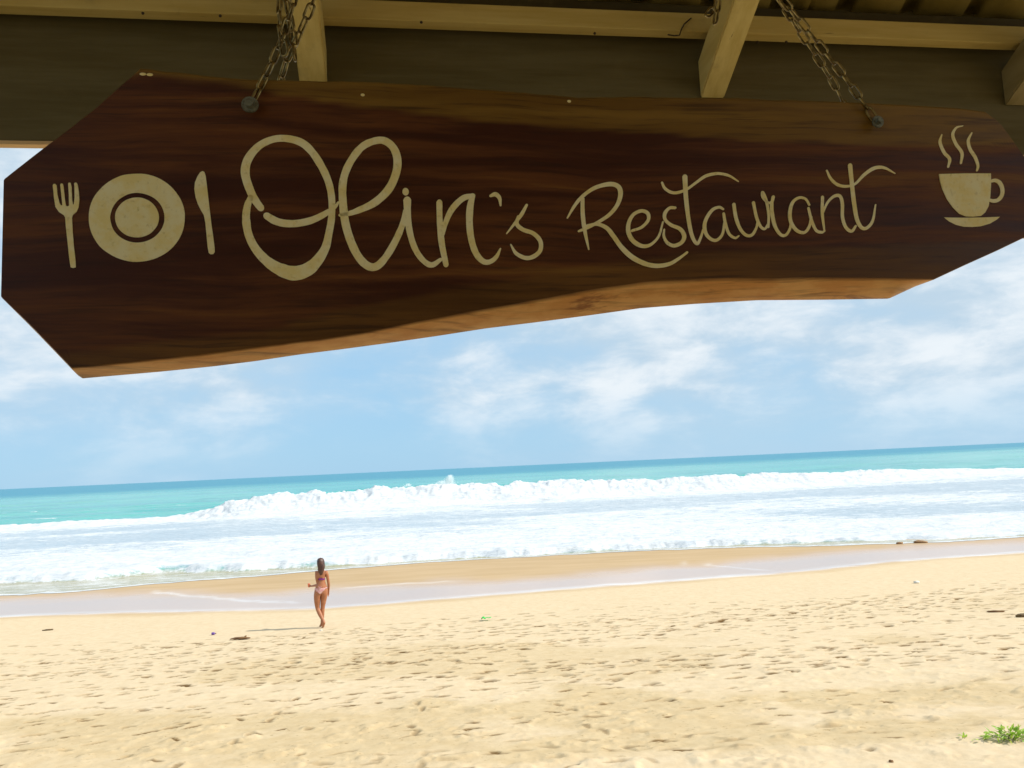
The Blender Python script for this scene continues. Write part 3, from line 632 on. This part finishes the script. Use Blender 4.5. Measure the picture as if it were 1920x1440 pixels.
link('painted_plate', finish(V, Fc), sign, M_PAINT)
outline('painted_knife', [[(1520, 325), (1534, 332), (1543, 360), (1552, 430), (1562, 520), (1574, 620), (1586, 720), (1600, 820), (1610, 900), (1611, 930), (1600, 946), (1580, 948), (1567, 938), (1558, 890), (1550, 800), (1541, 710), (1530, 655), (1510, 622), (1484, 570), (1468, 520), (1459, 460), (1464, 410), (1482, 365), (1502, 335)]], z3)
outline('painted_cup', [[(1408, 342), (1560, 338), (1718, 338), (1719, 400), (1714, 480), (1704, 535), (1684, 572), (1660, 592), (1615, 597), (1570, 595), (1530, 580), (1490, 540), (1455, 490), (1428, 430), (1415, 385)]], z6,
        [([(1712, 386), (1745, 380), (1772, 395), (1787, 430), (1784, 468), (1764, 495), (1735, 503), (1706, 496)], [5, 6.5, 7, 7, 7, 7, 6.5, 5])])
outline('painted_saucer', [[(1440, 601), (1560, 603), (1680, 601), (1775, 597), (1755, 615), (1715, 638), (1660, 654), (1610, 658), (1560, 657), (1510, 645), (1470, 625)]], z6)
letter('painted_steam', [([(1426, 104), (1415, 150), (1440, 212), (1472, 250), (1464, 298)], [2, 5.5, 6, 6, 4])], z6)
letter('painted_steam', [([(1552, 52), (1512, 64), (1491, 106), (1510, 160), (1546, 215), (1540, 276)], [1.5, 4, 5.5, 6, 6, 4])], z6)
letter('painted_steam', [([(1605, 94), (1584, 140), (1595, 192), (1625, 240), (1642, 290), (1636, 320)], [2.5, 5.5, 6, 6, 5, 3.5])], z6)
# bolts through the board
def bolt(px, py, r, hexed):
    u, v = sl(px, py, -.012); bm = bmesh.new(); Rm = Matrix.Rotation(math.pi/2, 4, 'X')
    bmesh.ops.create_cone(bm, cap_ends=True, segments=24, radius1=r*1.05, radius2=r, depth=.0035, matrix=Matrix.Translation((u, -.0145, v)) @ Rm)
    bmesh.ops.create_cone(bm, cap_ends=True, segments=6 if hexed else 16, radius1=r*.62, radius2=r*.5, depth=.008, matrix=Matrix.Translation((u, -.0200, v)) @ Rm)
    bmesh.ops.create_cone(bm, cap_ends=True, segments=12, radius1=r*.3, radius2=r*.3, depth=.036, matrix=Matrix.Translation((u, .004, v)) @ Rm)
    link('bolt', from_bm(bm), sign, M_BOLT); return u, v
bl = bolt(469, 197, .0150, False); br = bolt(1645, 229, .0125, True)
for px, py in ((268, 139), (281, 140), (1067, 190), (680, 178)):                   # pale knots and chips on the upper edge
    u, v = sl(px, py); bm = bmesh.new(); bmesh.ops.create_icosphere(bm, subdivisions=2, radius=1, matrix=Matrix.Translation((u, -.0002, v)) @ Matrix.Diagonal((.006 if px < 300 else .004, .0012, .003, 1)))
    link('chip', from_bm(bm, True), sign, M_PAINT)

# ------------------------------------------------------------------ chains
LK, LW, WR = .0375, .0185, .0026
def link_mesh():
    pts = []; r = LW/2-WR; h = LK/2-WR-r
    for a in np.linspace(0, math.pi, 9): pts.append((r*math.cos(a), 0, h+r*math.sin(a)))
    for a in np.linspace(math.pi, 2*math.pi, 9): pts.append((r*math.cos(a), 0, -h+r*math.sin(a)))
    return mesh(*tube(pts, WR, 8, True))
LM = link_mesh(); LM.materials.append(M_STEEL)
STEP = LK-2*WR-.0022
def chain(parent, path, phase=0., seed=0):
    """lays links end to end along a path of board-local points"""
    P = catmull(path, 40); s = np.concatenate([[0], np.cumsum(np.linalg.norm(np.diff(P, axis=0), axis=1))])
    n = int(s[-1]/STEP); rnd = random.Random(seed)
    for k in range(n):
        c = [np.interp(k*STEP+STEP*.5, s, P[:, i]) for i in range(3)]; a = [np.interp(k*STEP, s, P[:, i]) for i in range(3)]; e = [np.interp((k+1)*STEP, s, P[:, i]) for i in range(3)]
        d = (Vector(e)-Vector(a)).normalized(); q = d.to_track_quat('Z', 'Y').to_matrix().to_4x4()
        o = bpy.data.objects.new('link', LM); COL.objects.link(o); o.parent = parent
        o.matrix_local = Matrix.Translation(Vector(c)) @ q @ Matrix.Rotation(phase+(k % 2)*math.pi/2+rnd.uniform(-.22, .22), 4, 'Z')
def p3(px, py, off): u, v = sl(px, py, off); return (u, off, v)
rc = empty('hanging_chain', mw=MS); tag(rc, 'two-strand steel chain at the cup end of the signboard, slanting up to the left', 'chain', 'chains holding up the signboard')
chain(rc, [p3(1642, 226, -.008), p3(1590, 152, -.004), p3(1530, 76, .0), p3(1470, 2, .004), p3(1420, -60, .01), p3(1370, -125, .02)], .7, 1)
chain(rc, [p3(1590, 214, .062), p3(1560, 150, .052), p3(1510, 74, .04), p3(1462, 2, .03), p3(1412, -62, .028), p3(1364, -126, .03)], .4, 2)
lc = empty('hanging_chain', mw=MS); tag(lc, 'bunched steel chain above the plate and knife end of the signboard', 'chain', 'chains holding up the signboard')
chain(lc, [p3(473, 192, -.008), p3(489, 160, -.006), p3(512, 112, -.004), p3(532, 62, -.008), p3(548, 10, -.01), p3(565, -60, -.01), p3(585, -140, .0)], .9, 3)
chain(lc, [p3(522, 172, .062), p3(536, 118, .045), p3(558, 70, .02), p3(580, 20, .012), p3(596, -30, .01), p3(610, -130, .0)], .2, 4)
chain(lc, [p3(553, 112, .004), p3(549, 66, .006), p3(541, 20, .004), p3(536, -40, .002), p3(560, -140, .0)], .5, 5)
chain(lc, [p3(534, 104, -.012), p3(527, 60, -.01), p3(524, 15, -.006), p3(530, -60, .0)], 1.3, 6)
ec = empty('chain_end', mw=MS); tag(ec, 'short loose end of chain dangling beside the middle rafter', 'chain', 'chains holding up the signboard')
chain(ec, [p3(1341, 44, .10), p3(1346, 0, .10), p3(1352, -60, .10)], .3, 7); chain(ec, [p3(1326, 30, .11), p3(1343, 4, .115), p3(1352, -50, .11)], 1.1, 8)

# ------------------------------------------------------------------ woman on the sand
FT = ground_hit(605, 1177)
M_SKIN = material('tanned_skin', lambda g: pbr(g, g.mix(g.ramp(g.noise(g.obj(), 14, 3, .5), .3, .7), (.35, .135, .065), (.41, .17, .085)), .5, None, .35))
M_HAIR = material('brown_hair', lambda g: pbr(g, g.mix(g.ramp(g.noise(g.mapping(g.obj(), scale=(60, 60, 5)), 1, 3, .6), .35, .7), (.032, .012, .009), (.11, .045, .026)), .5))
M_PURP = material('purple_swimwear', lambda g: pbr(g, (.20, .015, .22), .6))
M_FLOR = material('pale_floral_swimwear', lambda g: pbr(g, g.mix(g.ramp(g.noise(g.obj(), 45, 3, .6), .45, .6), (.62, .42, .38), (.55, .20, .27)), .7))
M_CUP = material('coral_plastic', lambda g: pbr(g, (.75, .20, .10), .4))
wm = empty('person', (FT[0], FT[1], FT[2]-.004)); tag(wm, 'woman with long brown hair in a purple and pale bikini walking on the sand', 'person')
J = {}; Ed = []
def j(n, x, y, z, r, par=None, r2=None):
    J[n] = (len(J), (x, y, z), (r, r2 or r)); 
    if par: Ed.append((J[par][0], J[n][0]))
j('pelvis', -.025, 0, .93, .125, None, .105)
j('waist', -.015, .015, 1.09, .093, 'pelvis', .078); j('rib', -.012, .015, 1.19, .108, 'waist', .086); j('chest', -.010, .005, 1.27, .112, 'rib', .085)
j('bust', -.150, .065, 1.185, .052, 'chest'); j('bust_', -.075, .10, 1.19, .055, 'chest'); j('neckb', -.010, .005, 1.365, .058, 'chest'); j('neck', -.02, .012, 1.43, .047, 'neckb'); j('skull', -.038, .02, 1.52, .074, 'neck', .082); j('crown', -.038, .015, 1.60, .072, 'skull', .08); 
j('nose', -.122, .075, 1.525, .013, 'skull')
j('lsh', -.125, -.005, 1.325, .052, 'chest'); j('lup', -.112, -.02, 1.17, .041, 'lsh'); j('lel', -.085, -.02, 1.03, .035, 'lup'); j('lfo', -.165, .06, 1.01, .034, 'lel'); j('lwr', -.275, .14, .985, .022, 'lfo'); j('lpa', -.325, .17, .98, .024, 'lwr', .016)
for k, (dx, dy, dz) in enumerate(((-.035, .035, .03), (-.045, .032, .012), (-.045, .03, -.008), (-.035, .026, -.025))):
    j('lf%d' % k, -.345+dx*.2, .185+dy*.3, .98+dz, .0095, 'lpa'); j('lg%d' % k, -.345+dx, .185+dy, .98+dz*1.1, .0085, 'lf%d' % k)
j('lth', -.315, .155, 1.005, .010, 'lpa'); j('lth2', -.345, .165, 1.025, .0085, 'lth')
j('rsh', .112, .01, 1.325, .052, 'chest'); j('rup', .135, .03, 1.20, .041, 'rsh'); j('rel', .152, .045, 1.07, .035, 'rup'); j('rfo', .150, .075, .98, .034, 'rel'); j('rwr', .138, .11, .86, .022, 'rfo'); j('rpa', .130, .125, .80, .026, 'rwr', .018)
for k in range(4):
    j('rf%d' % k, .128, .108+.014*k, .755+.004*abs(k-1.5), .0095, 'rpa'); j('rg%d' % k, .118, .112+.014*k, .715+.006*abs(k-1.3), .008, 'rf%d' % k)
j('rth', .115, .105, .79, .010, 'rpa'); j('rth2', .105, .095, .755, .0085, 'rth')
j('lhip', -.105, -.02, .86, .108, 'pelvis'); j('lthi', -.122, .0, .67, .086, 'lhip'); j('lkne', -.128, .045, .465, .057, 'lthi'); j('lcal', -.055, -.02, .33, .055, 'lkne'); j('lank', .060, -.11, .155, .033, 'lcal'); j('lhee', .098, -.15, .125, .030, 'lank'); j('lbal', .030, -.07, .040, .028, 'lank'); j('ltoe', -.015, -.02, .016, .020, 'lbal')
j('rhip', .055, .03, .86, .104, 'pelvis'); j('rthi', .020, .06, .67, .080, 'rhip'); j('rkne', -.012, .08, .465, .055, 'rthi'); j('rcal', -.020, .075, .31, .053, 'rkne'); j('rank', -.030, .08, .095, .033, 'rcal'); j('rhee', -.018, .058, .038, .032, 'rank'); j('rbal', -.085, .135, .026, .027, 'rank'); j('rtoe', -.115, .16, .018, .020, 'rbal')
me = bpy.data.meshes.new('body'); me.from_pydata([v[1] for v in J.values()], Ed, []); body0 = link('body', me)
sk = body0.modifiers.new('skin', 'SKIN'); sk.use_smooth_shade = True; body0.modifiers.new('sub', 'SUBSURF').levels = 2; body0.modifiers['sub'].render_levels = 2
me.skin_vertices or me.attributes
if not me.skin_vertices:
    bpy.context.view_layer.objects.active = body0
for i, v in enumerate(J.values()):
    me.skin_vertices[0].data[i].radius = v[2]; me.skin_vertices[0].data[i].use_root = (i == 0)
bpy.context.view_layer.update()
bme_ = bpy.data.meshes.new_from_object(body0.evaluated_get(bpy.context.evaluated_depsgraph_get())); bpy.data.objects.remove(body0)
bme_.materials.clear(); bme_.shade_smooth()
body = link('body', bme_, wm, M_SKIN)
def garment(name, mat, test, off):
    bm = bmesh.new(); bm.from_mesh(bme_); bm.normal_update()
    bmesh.ops.delete(bm, geom=[f_ for f_ in bm.faces if not (.74 < f_.calc_center_median().z < 1.30)], context='FACES')
    bmesh.ops.subdivide_edges(bm, edges=bm.edges[:], cuts=3, use_grid_fill=True); bm.normal_update()
    bmesh.ops.delete(bm, geom=[f_ for f_ in bm.faces if not test(f_.calc_center_median(), f_.normal)], context='FACES')
    left = set(bm.faces); isl = []
    while left:
        st = [left.pop()]; cur = list(st)
        while st:
            f0 = st.pop()
            for e in f0.edges:
                for f1 in e.link_faces:
                    if f1 in left: left.discard(f1); st.append(f1); cur.append(f1)
        isl.append(cur)
    isl.sort(key=len); bmesh.ops.delete(bm, geom=[f_ for c in isl[:-1] for f_ in c], context='FACES')
    bmesh.ops.delete(bm, geom=[v for v in bm.verts if not v.link_faces], context='VERTS'); bm.normal_update()
    for v in bm.verts: v.co += v.normal*off
    me = bpy.data.meshes.new(name); bm.to_mesh(me); bm.free(); me.shade_smooth(); o = link(name, me, wm, mat)
    m = o.modifiers.new('t', 'SOLIDIFY'); m.thickness = .004; m.offset = 0; return o
garment('bikini_bottom', M_FLOR, lambda c, n: .79 < c.z < .955 and -.178 < c.x < .125 and c.z > .935-max(0., .125-abs(c.x+.024))*.98, .006)
garment('bikini_top', M_PURP, lambda c, n: (1.150 < c.z < 1.180 and abs(c.x+.012) < .107) or (1.12 < c.z < 1.25 and c.y > .045 and -.23 < c.x < .08), .006)
bm = bmesh.new()
for a in (-.6, .6, 2.4, 3.8): 
    bmesh.ops.create_icosphere(bm, subdivisions=2, radius=1, matrix=Matrix.Translation((.0+.022*math.cos(a), -.088, 1.172+.018*math.sin(a))) @ Matrix.Rotation(-a, 4, 'Y') @ Matrix.Diagonal((.028, .006, .010, 1)))
link('bikini_bow', from_bm(bm, True), wm, M_PURP)
bm = bmesh.new()
for a in (.5, 2.6, 3.9, 5.5):
    bmesh.ops.create_icosphere(bm, subdivisions=2, radius=1, matrix=Matrix.Translation((-.02+.022*math.cos(a), -.118, .975+.018*math.sin(a))) @ Matrix.Rotation(-a, 4, 'Y') @ Matrix.Diagonal((.026, .006, .010, 1)))
link('hip_tie', from_bm(bm, True), wm, M_FLOR)
# hair: cap plus a long fall down the back, ends ragged
rw = []; NS = 22
for z, rx, ry, cx, cy in ((1.672, .02, .02, -.035, .0), (1.660, .058, .066, -.035, .0), (1.635, .086, .090, -.034, .0), (1.59, .102, .100, -.032, -.004), (1.54, .106, .098, -.028, -.012), (1.49, .106, .086, -.020, -.026), (1.44, .100, .068, -.010, -.044), (1.39, .086, .050, .000, -.062), (1.345, .066, .036, .008, -.076), (1.305, .044, .024, .014, -.084), (1.275, .018, .012, .016, -.088)):
    ring_ = []
    for i in range(NS):
        a = 2*math.pi*i/NS; q = 1+.06*math.sin(i*5.1+z*9)
        ring_.append((cx+.016*(z > 1.40)+rx*(.86 if z > 1.40 else .95)*q*math.cos(a), cy+ry*q*math.sin(a)*(1 if math.sin(a) < 0 else (.75 if z > 1.56 else .25)), z+(.012*math.sin(i*3.3) if z < 1.34 else 0)))
    rw.append(ring_)
P = np.array(rw); P = np.concatenate([P, P[:, :1]], 1); hair = link('hair', grid_mesh(P), wm, M_HAIR)
# what she holds: a small coral cup
hc = bmesh.new(); Mh = Matrix.Translation((FT[0]-.372, FT[1]+.212, FT[2]+.99))
bmesh.ops.create_cone(hc, cap_ends=False, segments=18, radius1=.022, radius2=.031, depth=.085); bmesh.ops.create_circle(hc, cap_ends=True, segments=18, radius=.022, matrix=Matrix.Translation((0, 0, -.0425)))
bmesh.ops.create_cone(hc, cap_ends=True, segments=18, radius1=.033, radius2=.031, depth=.006, matrix=Matrix.Translation((0, 0, .044)))
cu = link('cup', from_bm(hc, True), None, M_CUP); cu.matrix_world = Mh; tag(cu, "small coral coloured cup held in the walking woman's left hand", 'cup')

# ------------------------------------------------------------------ things washed up on the sand
def ground_z(x, y):
    i = int(np.argmin(abs(ys-y))); jx = int(np.argmin(abs(GX[i]-x))); return GZ[i, jx]
def put_at(px, py): g_ = ground_hit(px, py); return Vector((g_[0], g_[1], ground_z(g_[0], g_[1])))
def lumpy(sub, scale, amp, seed, freq=2.2, bend=0.):
    bm = bmesh.new(); bmesh.ops.create_icosphere(bm, subdivisions=sub, radius=1)
    for v in bm.verts:
        n = vn(v.co.x*freq+9, v.co.y*freq+v.co.z*freq*1.7+9, seed); v.co *= 1+amp*(n-.5)*2
        v.co.x *= scale[0]; v.co.y *= scale[1]; v.co.z *= scale[2]; v.co.z -= bend*v.co.x**2
    return from_bm(bm, True)
M_LOG = material('wet_driftwood', lambda g: pbr(g, g.mix(g.ramp(g.noise(g.mapping(g.obj(), scale=(4, 30, 30)), 1, 4, .6), .35, .65), (.10, .045, .015), (.24, .13, .05)), .8))
M_ROCK = material('brown_rock', lambda g: pbr(g, g.mix(g.ramp(g.noise(g.obj(), 12, 4, .6), .35, .65), (.22, .11, .045), (.34, .20, .09)), .7))
M_PALE = material('pale_coral_stone', lambda g: pbr(g, g.mix(g.ramp(g.noise(g.obj(), 20, 4, .6), .35, .65), (.62, .58, .50), (.74, .70, .62)), .8))
M_WEED = material('dark_seaweed', lambda g: pbr(g, g.mix(g.ramp(g.noise(g.obj(), 20, 4, .6), .35, .65), (.07, .045, .015), (.15, .09, .03)), .8))
M_GRN = material('bright_green_plastic', lambda g: pbr(g, (.02, .55, .06), .45)); M_VIO = material('violet_plastic', lambda g: pbr(g, (.13, .06, .30), .5))
p = put_at(451, 1199); lg = empty('driftwood', p+Vector((0, 0, .035))); tag(lg, 'flat brown piece of driftwood lying on the sand left of the woman', 'driftwood')
link('trunk', lumpy(4, (.23, .06, .026), .2, 3, 3., .2), lg, M_LOG)
for q in ((.10, .01, .02, .045),): 
    k = link('stub', lumpy(2, (q[3], .022, .020), .2, 5), lg, M_LOG); k.location = q[:3]; k.rotation_euler = (0, -.7, .4)
p = put_at(400, 1190); li = empty('litter', p); tag(li, 'violet plastic bottle scrap on the sand, left of the driftwood', 'litter')
V_, F_ = tube([(-.06, 0, .045), (-.05, 0, .045), (.02, 0, .045), (.035, 0, .045), (.05, 0, .045), (.07, 0, .045)], [.03, .045, .045, .04, .018, .018], 14); link('bottle_body', mesh(V_, F_), li, M_VIO)
V_, F_ = tube([(.071, 0, .045), (.095, 0, .045)], .021, 12); link('bottle_cap', mesh(V_, F_), li, M_ROCK)
li.rotation_euler = (0, 0, .3); li.scale = (.7, .7, .7)
p = put_at(912, 1163); V_, F_ = [], []
nx, ny = 9, 5; P = np.zeros((ny, nx, 3))
for a in range(ny):
    for c in range(nx): P[a, c] = ((c/(nx-1)-.5)*.24, (a/(ny-1)-.5)*.12, .03+.05*vn(c*.9, a*.9, 6)+.018*abs(math.sin(c*1.1)))
gb = link('plastic_scrap', grid_mesh(P), None, M_GRN); gb.location = p; gb.modifiers.new('t', 'SOLIDIFY').thickness = .003; tag(gb, 'crumpled bright green plastic scrap lying on the sand right of the woman', 'litter')
for px, py, nm, lab, cat, sc, mt, sd_ in ((1719, 1093, 'coral_stone', 'pale whitish stone on the dry sand near the far right wet edge', 'stone', (.09, .07, .05), M_PALE, 1), (1687, 1020, 'rock', 'small brown rock in the thin wash, left one of two', 'rock', (.15, .11, .07), M_ROCK, 2), (1726, 1018, 'rock', 'wider brown rock in the thin wash, right one of two', 'rock', (.27, .14, .08), M_ROCK, 4),
                                     (602, 1184, 'shell_fragment', "tiny white shell on the sand just below the woman's feet", 'shell', (.035, .025, .02), M_PALE, 5), (90, 1182, 'seaweed_clump', 'flat dark seaweed clump alone on smooth sand at far left', 'seaweed', (.14, .06, .025), M_WEED, 6), (1868, 1149, 'driftwood_stick', 'short dark stick lying on trampled sand at far right', 'driftwood', (.16, .035, .03), M_LOG, 7), (1918, 1158, 'seaweed_clump', 'dark seaweed clump at the right edge of the trampled sand', 'seaweed', (.12, .06, .05), M_WEED, 8), (1671, 1431, 'pebble', 'small dark pebble on pale sand at the bottom right', 'pebble', (.02, .016, .014), M_LOG, 9)):
    o = link(nm, lumpy(3, sc, .22, sd_), None, mt); q = put_at(px, py); o.location = (q.x, q.y, q.z+sc[2]*.45); o.rotation_euler = (0, 0, random.uniform(-.3, .3)); tag(o, lab, cat)

# ------------------------------------------------------------------ beach creeper at the lower right
def m_leaf(g):
    oi = g.n.new('ShaderNodeObjectInfo').outputs['Random']; o = g.obj()
    c = g.mix(oi, (.22, .42, .03), (.46, .62, .07)); c = g.mix(g.math('MULTIPLY', g.ramp(oi, .86, .95), .8), c, (.42, .40, .08))
    p_ = pbr(g, c, .45); t = g.n.new('ShaderNodeBsdfTranslucent'); g.put(t.inputs[0], g.mix(.5, c, (.3, .5, .03))); mx = g.n.new('ShaderNodeMixShader'); mx.inputs[0].default_value = .3
    g.l.new(p_.outputs[0], mx.inputs[1]); g.l.new(t.outputs[0], mx.inputs[2]); return mx
M_LEAF = material('creeper_leaf', m_leaf); M_STEM = material('creeper_stem', lambda g: pbr(g, (.16, .20, .05), .6))
def leaf_mesh(wd, ln, fold):
    P = np.zeros((6, 3, 3))
    for i in range(6):
        t = i/5; hw = wd*math.sin(math.pi*min(.97, .06+t*.93))**.7*(1-.25*t)
        for k, sx in enumerate((-1, 0, 1)): P[i, k] = (sx*hw, t*ln, fold*abs(sx)*hw-.25*ln*t*t+.0)
    return grid_mesh(P)
LMs = [leaf_mesh(.013, .048, .5), leaf_mesh(.017, .042, .3), leaf_mesh(.009, .06, .6)]
for m_ in LMs: m_.materials.append(M_LEAF)
def creeper(px, py, label, n, rx, ry, hgt):
    c = put_at(px, py); root = empty('creeper_plant', c); tag(root, label, 'plant'); V, Fc = [], []; rnd = random.Random(int(px))
    for k in range(n):
        a = rnd.uniform(0, 2*math.pi); r = rnd.random()**.6; x, y = rx*r*math.cos(a), ry*r*math.sin(a)
        z = hgt*(1-r*r)*rnd.uniform(.25, 1)+.008
        z += ground_z(c.x+x, c.y+y)-c.z
        o = bpy.data.objects.new('leaf', LMs[k % 3]); COL.objects.link(o); o.parent = root; o.location = (x, y, z); s_ = rnd.uniform(.6, 1.35); o.scale = (s_, s_, s_)
        o.rotation_euler = (rnd.uniform(.1, 1.1), rnd.uniform(-.4, .4), a-math.pi/2+rnd.uniform(-.9, .9))
        if k % 4 == 0:
            v_, f_ = tube([(x*.25, y*.25, -.01), (x*.7, y*.7, z*.75), (x, y, z)], .002, 5); b0 = len(V); V += v_; Fc += [tuple(i+b0 for i in q) for q in f_]
    link('stems', mesh(V, Fc), root, M_STEM)
creeper(1893, 1392, 'bright green leafy creeper clump growing on the sand at the lower right', 150, .21, .15, .09)
creeper(1842, 1398, 'few small green creeper leaves just left of the larger clump', 10, .07, .04, .03)
creeper(1806, 1391, 'tiny lone green sprout furthest left of the creeper clump', 5, .035, .02, .02)
